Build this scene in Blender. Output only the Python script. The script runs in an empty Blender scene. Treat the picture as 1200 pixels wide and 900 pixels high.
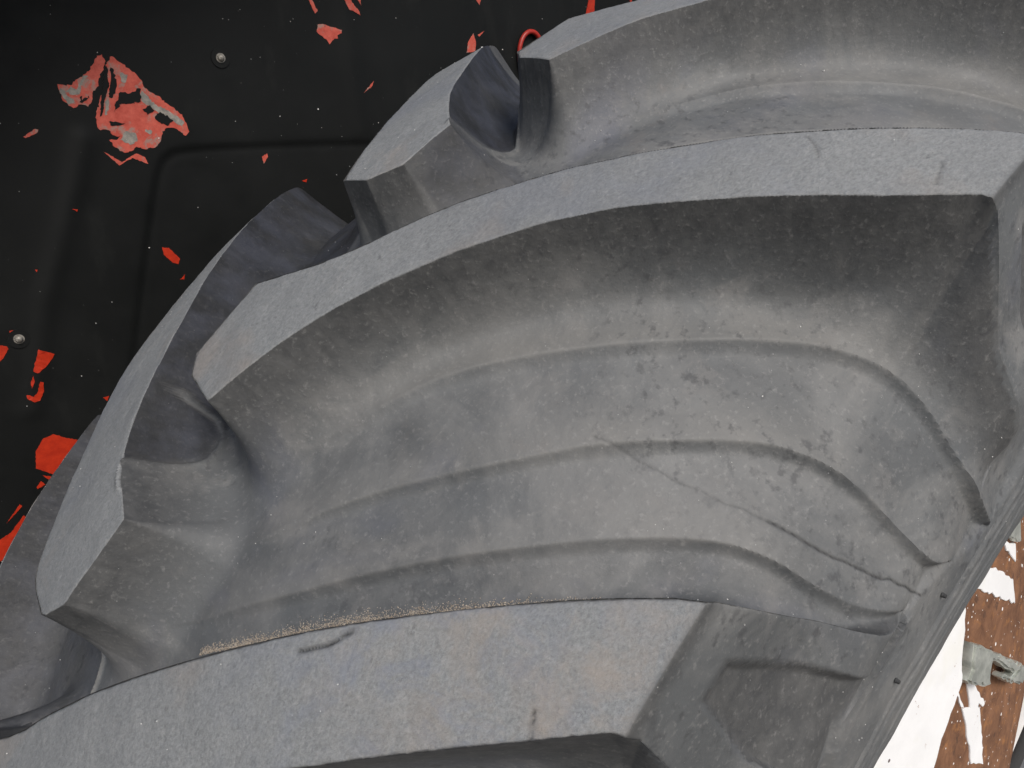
import bpy, bmesh, math, random
import numpy as np
from mathutils import Matrix, Vector

FINE = .00088          # metres between grid points of the tyre surface in view
S = bpy.context.scene
COL = S.collection
random.seed(5)
rng = np.random.default_rng(11)
# measured outlines, in metres (panel: x, z; wheel disc: x, y, z; tyre: angle, distance across the tread)
PHI = 0.7640909948652513
CAM_LOC = [-0.67386, -0.33622, 0.73917]
CAM_ROWS = [[0.772504, -0.63501, 0.0], [0.237073, 0.288405, 0.927696], [-0.589096, -0.716649, 0.373338]]
CHIPS = [[(-0.5445, 0.7458), (-0.5404, 0.7453), (-0.5342, 0.7448), (-0.5294, 0.7494), (-0.5227, 0.7536), (-0.5159, 0.7582), (-0.5118, 0.7639), (-0.5087, 0.7695), (-0.5045, 0.7706), (-0.5026, 0.7651), (-0.5067, 0.7568), (-0.5109, 0.7506), (-0.5121, 0.7444), (-0.5174, 0.7403), (-0.52, 0.732), (-0.524, 0.7268), (-0.5295, 0.729), (-0.536, 0.7259), (-0.5418, 0.7311), (-0.5442, 0.7383)], [(-0.4967, 0.7693), (-0.4905, 0.7643), (-0.4832, 0.7582), (-0.4778, 0.7531), (-0.4745, 0.7478), (-0.4733, 0.7425), (-0.4635, 0.736), (-0.4538, 0.7272), (-0.4437, 0.7192), (-0.442, 0.7124), (-0.4394, 0.7032), (-0.4435, 0.6993), (-0.4506, 0.7058), (-0.4595, 0.7072), (-0.4645, 0.7039), (-0.467, 0.6961), (-0.4725, 0.6901), (-0.4829, 0.6883), (-0.4901, 0.6909), (-0.4951, 0.6872), (-0.5017, 0.6864), (-0.5082, 0.6911), (-0.5122, 0.6978), (-0.506, 0.6976), (-0.5022, 0.7007), (-0.5083, 0.702), (-0.5106, 0.7064), (-0.5178, 0.7066), (-0.5198, 0.712), (-0.5189, 0.7194), (-0.5151, 0.7288), (-0.5121, 0.7361), (-0.5089, 0.7372), (-0.5036, 0.7434), (-0.5035, 0.7548), (-0.5032, 0.762)], [(-0.5184, 0.6876), (-0.5145, 0.6851), (-0.5095, 0.6811), (-0.5049, 0.6777), (-0.4909, 0.6848), (-0.484, 0.6813), (-0.482, 0.6749), (-0.4863, 0.6767), (-0.4954, 0.6811), (-0.5077, 0.6748)], [(-0.6363, 0.5232), (-0.6314, 0.5213), (-0.6307, 0.5186), (-0.6364, 0.5107), (-0.6413, 0.5068), (-0.6397, 0.5198)], [(-0.6079, 0.5136), (-0.596, 0.5058), (-0.6036, 0.4971), (-0.6134, 0.4907), (-0.6164, 0.4932), (-0.6131, 0.5019)], [(-0.6131, 0.4819), (-0.6106, 0.4804), (-0.6125, 0.4711), (-0.617, 0.4634), (-0.6221, 0.4629), (-0.6267, 0.4678), (-0.6266, 0.4713), (-0.624, 0.4706), (-0.6217, 0.4682), (-0.6173, 0.4723)], [(-0.6205, 0.4837), (-0.6172, 0.489), (-0.618, 0.4822), (-0.6212, 0.4769)], [(-0.6133, 0.4257), (-0.6049, 0.4193), (-0.5899, 0.4108), (-0.5982, 0.4038), (-0.6041, 0.3932), (-0.6091, 0.391), (-0.6113, 0.3801), (-0.6169, 0.3791), (-0.635, 0.3951), (-0.6313, 0.4127), (-0.6224, 0.4239)], [(-0.6311, 0.386), (-0.6158, 0.3767), (-0.621, 0.3737), (-0.6255, 0.3773)], [(-0.6337, 0.3803), (-0.6311, 0.3754), (-0.6382, 0.3731), (-0.6385, 0.3752)], [(-0.6366, 0.3598), (-0.6364, 0.3568), (-0.6447, 0.3492), (-0.647, 0.3521)], [(-0.6463, 0.3488), (-0.6455, 0.3455), (-0.6578, 0.3326), (-0.6598, 0.3334)], [(-0.6549, 0.3493), (-0.6535, 0.3457), (-0.6679, 0.3228), (-0.6738, 0.3123), (-0.6841, 0.3078), (-0.6857, 0.3166), (-0.6828, 0.3293), (-0.6688, 0.3352)], [(-0.6557, 0.3623), (-0.6541, 0.3597), (-0.6699, 0.3465)], [(-0.4825, 0.594), (-0.4762, 0.5924), (-0.4675, 0.5799), (-0.47, 0.5749), (-0.4754, 0.5774), (-0.4822, 0.5862)], [(-0.5795, 0.7032), (-0.5692, 0.7093), (-0.5668, 0.7085), (-0.5687, 0.7057), (-0.5779, 0.7018)], [(-0.3687, 0.6755), (-0.3627, 0.6787), (-0.3622, 0.6752), (-0.3677, 0.6685)], [(-0.2441, 0.7382), (-0.23, 0.7508), (-0.2326, 0.7454)], [(-0.2927, 0.8049), (-0.2867, 0.806), (-0.282, 0.8047), (-0.2654, 0.8013), (-0.2657, 0.798), (-0.2709, 0.7961), (-0.2703, 0.7928), (-0.2743, 0.7927), (-0.2809, 0.7866), (-0.2834, 0.7907), (-0.2908, 0.7953), (-0.2943, 0.7984)], [(-0.3013, 0.8299), (-0.2975, 0.8301), (-0.2913, 0.8179), (-0.2944, 0.8153)], [(-0.2605, 0.8318), (-0.2544, 0.8323), (-0.2423, 0.8199), (-0.2415, 0.8166), (-0.2465, 0.8188), (-0.2554, 0.8216)], [(-0.2442, 0.8329), (-0.2401, 0.8332), (-0.2397, 0.8258)], [(-0.0961, 0.7959), (-0.0881, 0.8057), (-0.0845, 0.7964), (-0.086, 0.7859), (-0.099, 0.7836)], [(-0.0817, 0.804), (-0.0711, 0.8092), (-0.0791, 0.8023)], [(-0.0846, 0.8437), (-0.0756, 0.8443), (-0.0784, 0.8368)], [(0.1066, 0.8577), (0.118, 0.8585), (0.1176, 0.8377), (0.1014, 0.8347)], [(0.186, 0.8631), (0.1931, 0.8636), (0.1903, 0.8548)], [(-0.6264, 0.5351), (-0.6224, 0.5351), (-0.6233, 0.5312), (-0.6266, 0.531)], [(-0.5549, 0.6388), (-0.5501, 0.6383), (-0.5512, 0.6361)], [(-0.5641, 0.4518), (-0.5585, 0.4521), (-0.561, 0.4472)], [(-0.4709, 0.559), (-0.4651, 0.5635), (-0.4668, 0.5583)], [(-0.5949, 0.5878), (-0.593, 0.5875), (-0.5941, 0.5853)], [(-0.3268, 0.6481), (-0.3206, 0.6495), (-0.322, 0.6459)]]
HOLES = [[(-0.4951, 0.7393), (-0.4869, 0.7382), (-0.4776, 0.7425), (-0.4792, 0.7307), (-0.4885, 0.7291), (-0.4959, 0.7292), (-0.5034, 0.7224), (-0.501, 0.7298)], [(-0.4787, 0.7242), (-0.4715, 0.7279), (-0.4685, 0.7229), (-0.4752, 0.7192)], [(-0.4689, 0.7174), (-0.4637, 0.7218), (-0.4527, 0.7138), (-0.4592, 0.7089), (-0.4664, 0.7129)], [(-0.4995, 0.76), (-0.4976, 0.759), (-0.4968, 0.7466), (-0.4993, 0.7393), (-0.5033, 0.734), (-0.5057, 0.7351), (-0.5018, 0.7476)], [(-0.5046, 0.7599), (-0.5023, 0.761), (-0.503, 0.7466), (-0.5099, 0.7319), (-0.5143, 0.7193), (-0.5161, 0.7183), (-0.5124, 0.732)], [(-0.5293, 0.7352), (-0.5271, 0.7362), (-0.5274, 0.7321), (-0.5222, 0.7362), (-0.5214, 0.7351), (-0.5283, 0.73), (-0.5303, 0.731)], [(-0.5092, 0.7139), (-0.5, 0.7126), (-0.4959, 0.712), (-0.5004, 0.7105), (-0.5088, 0.7107)]]
GREYS = [[(-0.5438, 0.7448), (-0.5367, 0.7372), (-0.5289, 0.7372), (-0.5265, 0.7444), (-0.519, 0.7526), (-0.5228, 0.753), (-0.5305, 0.7413), (-0.5343, 0.7443), (-0.5401, 0.7393), (-0.534, 0.7311), (-0.5393, 0.7291), (-0.5437, 0.7383)], [(-0.4784, 0.7317), (-0.4659, 0.7218), (-0.4456, 0.7079), (-0.4428, 0.7124), (-0.4548, 0.7216), (-0.467, 0.7284), (-0.4758, 0.7403), (-0.4786, 0.7371)], [(-0.4972, 0.7049), (-0.4889, 0.7036), (-0.4881, 0.6958), (-0.4951, 0.6927), (-0.5028, 0.6975)], [(-0.492, 0.756), (-0.4861, 0.754), (-0.4896, 0.7467), (-0.4925, 0.7477)], [(-0.4791, 0.7066), (-0.4734, 0.7042), (-0.4761, 0.7015), (-0.48, 0.7044)], [(-0.5089, 0.7319), (-0.5061, 0.733), (-0.5072, 0.7245), (-0.5113, 0.7193)]]
BOLTS = [(-0.3992, 0.7703), (-0.6209, 0.5265)]
RING = [(0.0012, 0.7844), (-0.0247, 0.7837), (0.0009, 0.8065)]
EMB = [(0.1348, 0.6693), (-0.2331, 0.6848), (-0.356, 0.687), (-0.4476, 0.6867), (-0.4636, 0.6819), (-0.4738, 0.668), (-0.487, 0.6283), (-0.5019, 0.5794), (-0.5095, 0.5545), (-0.5443, 0.433)]
CREASE = [(-0.5334, 0.698), (-0.5519, 0.6501), (-0.5714, 0.6053), (-0.5912, 0.5598), (-0.625, 0.4557)]
WHITE = [(-0.2409, -0.1959, 0.2594), (-0.2268, -0.1891, 0.311), (-0.1901, -0.1888, 0.3365), (-0.1431, -0.1888, 0.3588), (-0.103, -0.189, 0.3712), (-0.0719, -0.1958, 0.3472), (-0.0657, -0.1987, 0.3352), (-0.0672, -0.2023, 0.3179), (-0.0735, -0.2094, 0.2836), (-0.0732, -0.2121, 0.2706), (-0.0869, -0.2144, 0.2556), (-0.1025, -0.2166, 0.2394), (-0.1144, -0.219, 0.2211), (-0.1282, -0.2225, 0.1955)]
SLIV = [(-0.0655, -0.2, 0.3289), (-0.0492, -0.2078, 0.2961), (-0.0606, -0.2061, 0.3014)]
S2 = [(-0.0438, -0.2175, 0.2524), (-0.0351, -0.219, 0.2471), (-0.0162, -0.2238, 0.2269), (-0.0041, -0.2279, 0.2088), (-0.0083, -0.2282, 0.2077), (-0.018, -0.226, 0.2165), (-0.012, -0.2321, 0.1894), (-0.0076, -0.2417, 0.1463), (-0.0344, -0.2374, 0.1626), (-0.0435, -0.2286, 0.2013), (-0.0521, -0.2222, 0.2291), (-0.0367, -0.2243, 0.2224), (-0.0402, -0.2204, 0.2396)]
S2b = [(-0.0701, -0.2131, 0.2666), (-0.0654, -0.2143, 0.2626), (-0.0488, -0.2224, 0.229), (-0.0539, -0.2215, 0.2318)]
S3 = [(-0.0407, -0.1962, 0.3503), (-0.0173, -0.1958, 0.3541), (0.0237, -0.2004, 0.3329), (0.0717, -0.2059, 0.3006), (0.0798, -0.2117, 0.2708), (-0.0093, -0.2025, 0.3241), (-0.037, -0.198, 0.3424)]
S4 = [(0.0319, -0.1936, 0.3633), (0.0435, -0.1926, 0.3662), (0.0762, -0.1924, 0.3619), (0.0775, -0.1977, 0.3374)]
S5 = [(0.0346, -0.1953, 0.3549), (0.0781, -0.1982, 0.3345), (0.0793, -0.2024, 0.3148)]
BR = [(-0.0622, -0.2057, 0.303), (-0.0299, -0.2115, 0.282), (0.0059, -0.2171, 0.2575), (0.0666, -0.2243, 0.2154), (0.0764, -0.2255, 0.2061), (0.0501, -0.2276, 0.2044), (0.0196, -0.2242, 0.225), (-0.0023, -0.221, 0.2402), (0.0018, -0.2207, 0.2415), (0.0242, -0.2234, 0.2278), (0.0337, -0.2234, 0.2271), (-0.0259, -0.2141, 0.27), (-0.028, -0.2148, 0.2669), (-0.0314, -0.2172, 0.2552), (-0.0278, -0.2193, 0.2467), (-0.0704, -0.2128, 0.2684), (-0.0735, -0.2116, 0.2732), (-0.0654, -0.2104, 0.2805)]
CRACK = [(.097,.1640),(.1007,.1878),(.1045,.2057),(.1138,.2397),(.1197,.2697),(.1269,.2927),(.138,.335),(.1454,.3637)]
CUT1 = [(-.0576,.1439),(-.0489,.1507),(-.0381,.1566)]
CUT2 = [(.2741,.1757),(.2677,.1818),(.2625,.1845)]
CUT3 = [(.2940,.2199),(.2791,.2235)]
CUT4 = [(-.0171,.2163),(-.0275,.2201)]
NUBS = [(.2462,.4007),(.1639,.3828),(.0989,.3852)]
SANDLINE = [(-.1167,.0525),(-.0857,.0835),(-.0503,.1171),(-.0213,.148),(.0057,.1753),(.0324,.1998)]
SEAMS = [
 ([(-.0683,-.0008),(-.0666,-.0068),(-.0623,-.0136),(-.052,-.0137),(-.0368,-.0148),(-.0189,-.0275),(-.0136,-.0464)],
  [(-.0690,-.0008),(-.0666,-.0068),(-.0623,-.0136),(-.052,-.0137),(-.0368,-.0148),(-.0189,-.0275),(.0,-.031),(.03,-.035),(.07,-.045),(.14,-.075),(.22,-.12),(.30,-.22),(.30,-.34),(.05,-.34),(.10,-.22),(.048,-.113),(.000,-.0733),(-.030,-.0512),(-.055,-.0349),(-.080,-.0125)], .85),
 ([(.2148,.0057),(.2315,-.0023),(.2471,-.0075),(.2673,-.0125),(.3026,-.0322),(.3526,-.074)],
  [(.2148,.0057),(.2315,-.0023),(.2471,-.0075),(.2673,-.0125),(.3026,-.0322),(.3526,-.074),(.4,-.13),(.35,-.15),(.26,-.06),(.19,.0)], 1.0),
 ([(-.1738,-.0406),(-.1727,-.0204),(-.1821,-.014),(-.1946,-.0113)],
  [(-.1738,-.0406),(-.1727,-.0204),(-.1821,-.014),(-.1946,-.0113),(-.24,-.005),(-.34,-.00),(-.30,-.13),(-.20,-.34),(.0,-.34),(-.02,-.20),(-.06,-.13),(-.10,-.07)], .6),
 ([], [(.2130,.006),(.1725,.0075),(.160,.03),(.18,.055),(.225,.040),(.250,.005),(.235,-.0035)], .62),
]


# ------------------------------------------------------------------ camera
cam_d = bpy.data.cameras.new("camera")
cam = bpy.data.objects.new("camera", cam_d)
COL.objects.link(cam)
R = Matrix([list(r) for r in CAM_ROWS]).transposed().to_4x4()
R.translation = Vector(CAM_LOC)
cam.matrix_world = R
cam_d.sensor_fit = 'HORIZONTAL'
cam_d.sensor_width = 36.0
cam_d.lens = 36.0 * 850.0 / 1200.0
cam_d.clip_start = 0.01
cam_d.clip_end = 500
S.camera = cam

# ------------------------------------------------------------------ light
SUN_EL, SUN_AZ = math.radians(48), math.radians(196)     # azimuth: direction the light comes FROM, from +Y clockwise
w = bpy.data.worlds.new("World")
S.world = w
w.use_nodes = True
nt = w.node_tree
sky = nt.nodes.new('ShaderNodeTexSky')
sky.sky_type = 'NISHITA'
sky.sun_disc = False
sky.sun_elevation = SUN_EL
sky.sun_rotation = SUN_AZ
sky.air_density = 1.0
sky.dust_density = 3.5
sky.ozone_density = 0.6
bg = nt.nodes['Background']
nt.links.new(sky.outputs[0], bg.inputs[0])
bg.inputs[1].default_value = 0.085
sun_d = bpy.data.lights.new("sun", 'SUN')
sun_d.energy = 1.5
sun_d.angle = math.radians(24)
sun_d.color = (1.0, 0.985, 0.965)
sun = bpy.data.objects.new("sun", sun_d)
COL.objects.link(sun)
dv = Vector((math.sin(SUN_AZ) * math.cos(SUN_EL), math.cos(SUN_AZ) * math.cos(SUN_EL), math.sin(SUN_EL)))
sun.rotation_euler = dv.to_track_quat('Z', 'Y').to_euler()
sun.location = dv * 5
S.view_settings.view_transform = 'Standard'
S.view_settings.look = 'None'
S.view_settings.exposure = 0.60
S.view_settings.gamma = 1.0
S.view_settings.use_curve_mapping = False
S.render.engine = 'CYCLES'
S.render.resolution_x = 1024
S.render.resolution_y = 768

# ------------------------------------------------------------------ node helper
class NG:
    def __init__(s, name):
        s.m = bpy.data.materials.new(name)
        s.m.use_nodes = True
        s.t = s.m.node_tree
        s.bsdf = s.t.nodes['Principled BSDF']
        s.tc = s.t.nodes.new('ShaderNodeTexCoord')
    def n(s, typ, **kw):
        nd = s.t.nodes.new(typ)
        for k, v in kw.items():
            setattr(nd, k, v)
        return nd
    def link(s, a, b):
        s.t.links.new(a, b)
    def noise(s, scale, detail=4, rough=0.55, stretch=None, rot=None, dist=0.0):
        nd = s.n('ShaderNodeTexNoise')
        nd.inputs['Scale'].default_value = scale
        nd.inputs['Detail'].default_value = detail
        nd.inputs['Roughness'].default_value = rough
        nd.inputs['Distortion'].default_value = dist
        src = s.tc.outputs['Object']
        if stretch or rot:
            mp = s.n('ShaderNodeMapping')
            s.link(src, mp.inputs[0])
            if stretch: mp.inputs['Scale'].default_value = stretch
            if rot: mp.inputs['Rotation'].default_value = rot
            src = mp.outputs[0]
        s.link(src, nd.inputs['Vector'])
        return nd.outputs['Fac']
    def ramp(s, fac, stops, interp='LINEAR'):
        nd = s.n('ShaderNodeValToRGB')
        s.link(fac, nd.inputs[0])
        cr = nd.color_ramp
        cr.interpolation = interp
        while len(cr.elements) < len(stops): cr.elements.new(0.5)
        for e, (p, c) in zip(cr.elements, stops):
            e.position = p
            e.color = (c, c, c, 1) if not hasattr(c, '__len__') else (*c, 1)
        return nd.outputs[0]
    def mix(s, fac, a, b, mode='MIX'):
        nd = s.n('ShaderNodeMix', data_type='RGBA', blend_type=mode)
        for sock, v in ((nd.inputs[0], fac), (nd.inputs[6], a), (nd.inputs[7], b)):
            if hasattr(v, 'is_output'): s.link(v, sock)
            elif hasattr(v, '__len__'): sock.default_value = (*v, 1)
            elif sock is nd.inputs[0]: sock.default_value = v
            else: sock.default_value = (v, v, v, 1)
        return nd.outputs[2]
    def math(s, op, a, b=0.0, clamp=False):
        nd = s.n('ShaderNodeMath', operation=op, use_clamp=clamp)
        for sock, v in ((nd.inputs[0], a), (nd.inputs[1], b)):
            if hasattr(v, 'is_output'): s.link(v, sock)
            else: sock.default_value = v
        return nd.outputs[0]
    def bump(s, h, strength, dist, prev=None):
        nd = s.n('ShaderNodeBump')
        nd.inputs['Strength'].default_value = strength
        nd.inputs['Distance'].default_value = dist
        s.link(h, nd.inputs['Height'])
        if prev: s.link(prev, nd.inputs['Normal'])
        return nd.outputs[0]
    def specks(s, scale, size, seedv=0.0, rnd=1.0):
        """1 inside tiny round dots, 0 elsewhere"""
        v = s.n('ShaderNodeTexVoronoi')
        v.inputs['Scale'].default_value = scale
        v.inputs['Randomness'].default_value = rnd
        mp = s.n('ShaderNodeMapping')
        mp.inputs['Location'].default_value = (seedv, seedv * .7, -seedv)
        s.link(s.tc.outputs['Object'], mp.inputs[0])
        s.link(mp.outputs[0], v.inputs['Vector'])
        wn = s.n('ShaderNodeSeparateColor')
        s.link(v.outputs['Color'], wn.inputs[0])
        thr = s.math('MULTIPLY', s.math('POWER', wn.outputs[0], 3.0), size)
        return s.math('LESS_THAN', v.outputs['Distance'], thr)
    def done(s, col=None, rough=0.6, nrm=None, spec=0.5, metal=0.0):
        b = s.bsdf
        if col is not None:
            if hasattr(col, 'is_output'): s.link(col, b.inputs['Base Color'])
            else: b.inputs['Base Color'].default_value = (*col, 1)
        if hasattr(rough, 'is_output'): s.link(rough, b.inputs['Roughness'])
        else: b.inputs['Roughness'].default_value = rough
        if nrm: s.link(nrm, b.inputs['Normal'])
        b.inputs['Specular IOR Level'].default_value = spec
        b.inputs['Metallic'].default_value = metal
        return s.m

# ------------------------------------------------------------------ materials
def mat_rubber():
    g = NG('rubber')
    at = g.n('ShaderNodeAttribute', attribute_name='surf')
    sp = g.n('ShaderNodeSeparateColor')
    g.link(at.outputs['Color'], sp.inputs[0])
    top, wall, patch = sp.outputs[0], sp.outputs[1], sp.outputs[2]
    cut = at.outputs['Alpha']
    n1 = g.noise(5.0, 5, .6)
    n2 = g.noise(11.0, 6, .65, dist=.6)
    n3 = g.noise(34.0, 6, .7, dist=.4)
    nf = g.noise(420.0, 4, .65)
    nm = g.noise(120.0, 5, .7)
    # base of the moulded rubber, bloomed grey
    base = g.mix(g.ramp(n1, [(.35, 0), (.65, 1)]), (.072, .076, .077), (.113, .118, .119))
    base = g.mix(g.ramp(n2, [(.47, 0), (.62, 1)]), base, (.152, .153, .148))       # tan dust bloom
    base = g.mix(g.math('MULTIPLY', g.ramp(g.noise(8.0, 4, .6, dist=.5), [(.54, 0), (.66, 1)]), .62), base, (.098, .104, .130))   # blue bloom
    base = g.mix(g.math('MULTIPLY', g.ramp(g.noise(13.0, 5, .7), [(.60, 0), (.72, 1)]), .45), base, (.150, .128, .112))
    base = g.mix(g.math('MULTIPLY', g.ramp(n3, [(.52, 0), (.66, 1)]), .40), base, (.215, .208, .196))
    base = g.mix(g.math('MULTIPLY', g.ramp(g.noise(20.0, 5, .7), [(.50, 1), (.60, 0)]), .18), base, (.07, .07, .07))
    led = g.math('MULTIPLY', g.math('MAXIMUM', g.math('MULTIPLY', patch, -1.0), 0.0), g.ramp(g.noise(16, 5, .7), [(.35, .25), (.6, .9)]))
    base = g.mix(g.math('MULTIPLY', led, .6), base, (.205, .198, .180))
    # steep walls are darker toward their tops, with damp-looking spots
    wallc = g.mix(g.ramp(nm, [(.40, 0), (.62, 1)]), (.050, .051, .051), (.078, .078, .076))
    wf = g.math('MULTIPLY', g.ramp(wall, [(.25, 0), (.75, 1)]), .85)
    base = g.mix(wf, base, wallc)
    spots = g.math('MULTIPLY', g.ramp(g.noise(190.0, 3, .6), [(.55, 0), (.68, 1)]), g.ramp(g.noise(9.0, 3), [(.46, 0), (.58, 1)]))
    base = g.mix(g.math('MULTIPLY', spots, .6), base, (.045, .046, .048))
    # bluish patches beside the bar noses, coloured near black to stand in for shade
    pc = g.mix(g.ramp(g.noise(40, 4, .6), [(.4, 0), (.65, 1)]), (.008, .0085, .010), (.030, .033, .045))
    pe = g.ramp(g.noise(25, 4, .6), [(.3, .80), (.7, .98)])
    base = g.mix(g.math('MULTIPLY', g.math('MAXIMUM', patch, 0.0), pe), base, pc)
    # abraded tops: paler, streaked by wear
    st1 = g.noise(1000.0, 5, .8, stretch=(.30, 1.0, 1.0), rot=(0.2, 0.5, .9))
    st2 = g.noise(700.0, 6, .75, stretch=(.35, 1.0, 1.0), rot=(0.2, 0.5, .9))
    tc_ = g.mix(g.ramp(st1, [(.30, 0), (.70, 1)]), (.135, .140, .139), (.275, .281, .276))
    tc_ = g.mix(g.math('MULTIPLY', g.ramp(st2, [(.40, 0), (.68, 1)]), .22), tc_, (.275, .290, .292))
    tc_ = g.mix(g.math('MULTIPLY', g.ramp(g.noise(9, 4, .6), [(.53, 0), (.64, 1)]), .3), tc_, (.165, .180, .215))
    tc_ = g.mix(g.math('MULTIPLY', g.ramp(g.noise(15, 4, .6, dist=.5), [(.55, 0), (.68, 1)]), .55), tc_, (.255, .222, .190))
    sc1 = g.noise(160.0, 6, .8, stretch=(.07, 1.0, 1.0), rot=(.3, .5, .8))
    tc_ = g.mix(g.math('MULTIPLY', g.ramp(sc1, [(.60, 0), (.72, 1)]), .3), tc_, (.33, .34, .335))
    tc_ = g.mix(g.math('MULTIPLY', g.ramp(g.noise(190.0, 6, .8, stretch=(.10, 1.0, 1.0), rot=(.9, .2, 1.9)), [(.62, 0), (.67, 1)]), .55), tc_, (.075, .077, .078))
    tc_ = g.mix(g.math('MULTIPLY', g.ramp(g.noise(24, 6, .75, dist=.4), [(.54, 0), (.66, 1)]), .22), tc_, (.125, .130, .134))
    tc_ = g.mix(g.math('MULTIPLY', g.ramp(nf, [(.30, 1), (.48, 0)]), .3), tc_, (.09, .092, .094))
    tc_ = g.mix(g.math('MULTIPLY', g.ramp(g.noise(4.5, 4, .6), [(.42, 0), (.62, 1)]), .32), tc_, (.115, .119, .124))
    def stain(pt, rad, scale, lo, hi, amt, col, c):
        vm = g.n('ShaderNodeVectorMath', operation='DISTANCE')
        g.link(g.tc.outputs['Object'], vm.inputs[0]); vm.inputs[1].default_value = pt
        near = g.math('SUBTRACT', 1.0, g.math('DIVIDE', vm.outputs['Value'], rad), True)
        k = g.math('MULTIPLY', near, g.ramp(g.noise(scale, 6, .7, dist=.5), [(lo, 0), (hi, 1)]))
        return g.mix(g.math('MULTIPLY', k, amt, True), c, col)
    tc_ = stain((-.555, -.2157, .579), .085, 60, .42, .62, .75, (.275, .240, .205), tc_)
    tc_ = stain((-.583, -.178, .573), .090, 55, .46, .64, .7, (.165, .182, .222), tc_)
    tc_ = stain((-.47, -.19, .66), .11, 45, .50, .66, .5, (.205, .222, .262), tc_)
    base = g.mix(top, base, tc_)
    # fine dust and grit
    base = g.mix(g.math('MULTIPLY', g.math('MULTIPLY', g.ramp(nf, [(.56, 0), (.75, 1)]), .22), g.math('SUBTRACT', 1.0, g.math('MULTIPLY', patch, .8), True)), base, (.40, .39, .37))
    base = g.mix(g.math('MULTIPLY', g.specks(260, .065), .45), base, (.50, .50, .48))
    base = g.mix(g.math('MULTIPLY', g.specks(150, .035, 3.3), .5), base, (.62, .62, .58))
    base = g.mix(g.math('MULTIPLY', cut, .85), base, (.022, .022, .022))
    rough = g.mix(top, g.ramp(n3, [(.3, .54), (.7, .76)]), .76)
    rr = g.n('ShaderNodeSeparateColor'); g.link(rough, rr.inputs[0])
    b1 = g.bump(nf, .35, .0006)
    b2 = g.bump(nm, .30, .0012, b1)
    b3 = g.bump(g.math('MULTIPLY', st1, top), .6, .0009, b2)
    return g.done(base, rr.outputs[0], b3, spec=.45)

def mat_panel():
    g = NG('black_paint')
    n = g.noise(3.0, 4)
    c = g.mix(g.ramp(n, [(.35, 0), (.7, 1)]), (.0070, .0076, .0074), (.0130, .0138, .0134))
    c = g.mix(g.math('MULTIPLY', g.ramp(g.noise(14, 6, .7, stretch=(1, 1, .35)), [(.58, 0), (.75, 1)]), .35), c, (.028, .029, .027))
    c = g.mix(g.math('MULTIPLY', g.specks(160, .055), .5), c, (.25, .25, .24))
    c = g.mix(g.math('MULTIPLY', g.specks(60, .035, 2.2), .8), c, (.40, .42, .40))
    r = g.ramp(g.noise(22, 5, .65), [(.3, .42), (.7, .62)])
    return g.done(c, r, g.bump(g.noise(90, 4), .10, .0008), spec=.16)

def mat_simple(name, a, b, scale=40, rough=.6, bump=.2, spec=.4, metal=0., dist=.001):
    g = NG(name)
    n = g.noise(scale, 5, .65)
    return g.done(g.mix(g.ramp(n, [(.38, 0), (.62, 1)]), a, b), rough, g.bump(n, bump, dist), spec, metal)

def mat_red(name, fresh):
    g = NG(name)
    n = g.noise(150, 5, .7)
    if fresh:
        c = g.mix(g.ramp(n, [(.35, 0), (.65, 1)]), (.36, .018, .004), (.48, .030, .007))
    else:
        c = g.mix(g.ramp(n, [(.35, 0), (.65, 1)]), (.42, .062, .040), (.56, .110, .075))
        c = g.mix(g.math('MULTIPLY', g.ramp(g.noise(90, 5, .7, dist=.5), [(.52, 0), (.62, 1)]), .75), c, (.26, .22, .185))
        c = g.mix(g.ramp(g.noise(210, 4, .7), [(.66, 0), (.70, 1)]), c, (.02, .02, .02))
    return g.done(c, .5, g.bump(n, .3, .0006), spec=.4)

def mat_rust():
    g = NG('rusty_steel')
    n = g.noise(28, 7, .72, dist=.5)
    c = g.mix(g.ramp(n, [(.3, 0), (.68, 1)]), (.085, .042, .026), (.26, .130, .070))
    c = g.mix(g.math('MULTIPLY', g.ramp(g.noise(60, 5, .7), [(.55, 0), (.68, 1)]), .6), c, (.38, .170, .060))
    c = g.mix(g.math('MULTIPLY', g.ramp(g.noise(45, 5, .7), [(.58, 0), (.66, 1)]), .6), c, (.045, .030, .026))
    c = g.mix(g.specks(110, .22), c, (.80, .78, .75))
    c = g.mix(g.specks(190, .22, 4.), c, (.70, .66, .62))
    return g.done(c, .85, g.bump(n, .5, .003), spec=.2)

def mat_white():
    g = NG('white_paint')
    n = g.noise(35, 5, .7)
    c = g.mix(g.ramp(n, [(.4, 0), (.7, 1)]), (.80, .80, .79), (.86, .86, .85))
    c = g.mix(g.ramp(g.noise(38, 5, .75, dist=.8), [(.665, 0), (.69, 1)]), c, (.30, .16, .11))
    c = g.mix(g.specks(60, .14, 1.3), c, (.12, .09, .09))
    c = g.mix(g.math('MULTIPLY', g.ramp(g.noise(12, 4, .6), [(.55, 0), (.65, 1)]), .3), c, (.76, .75, .64))
    return g.done(c, .45, g.bump(n, .2, .001))

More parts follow.
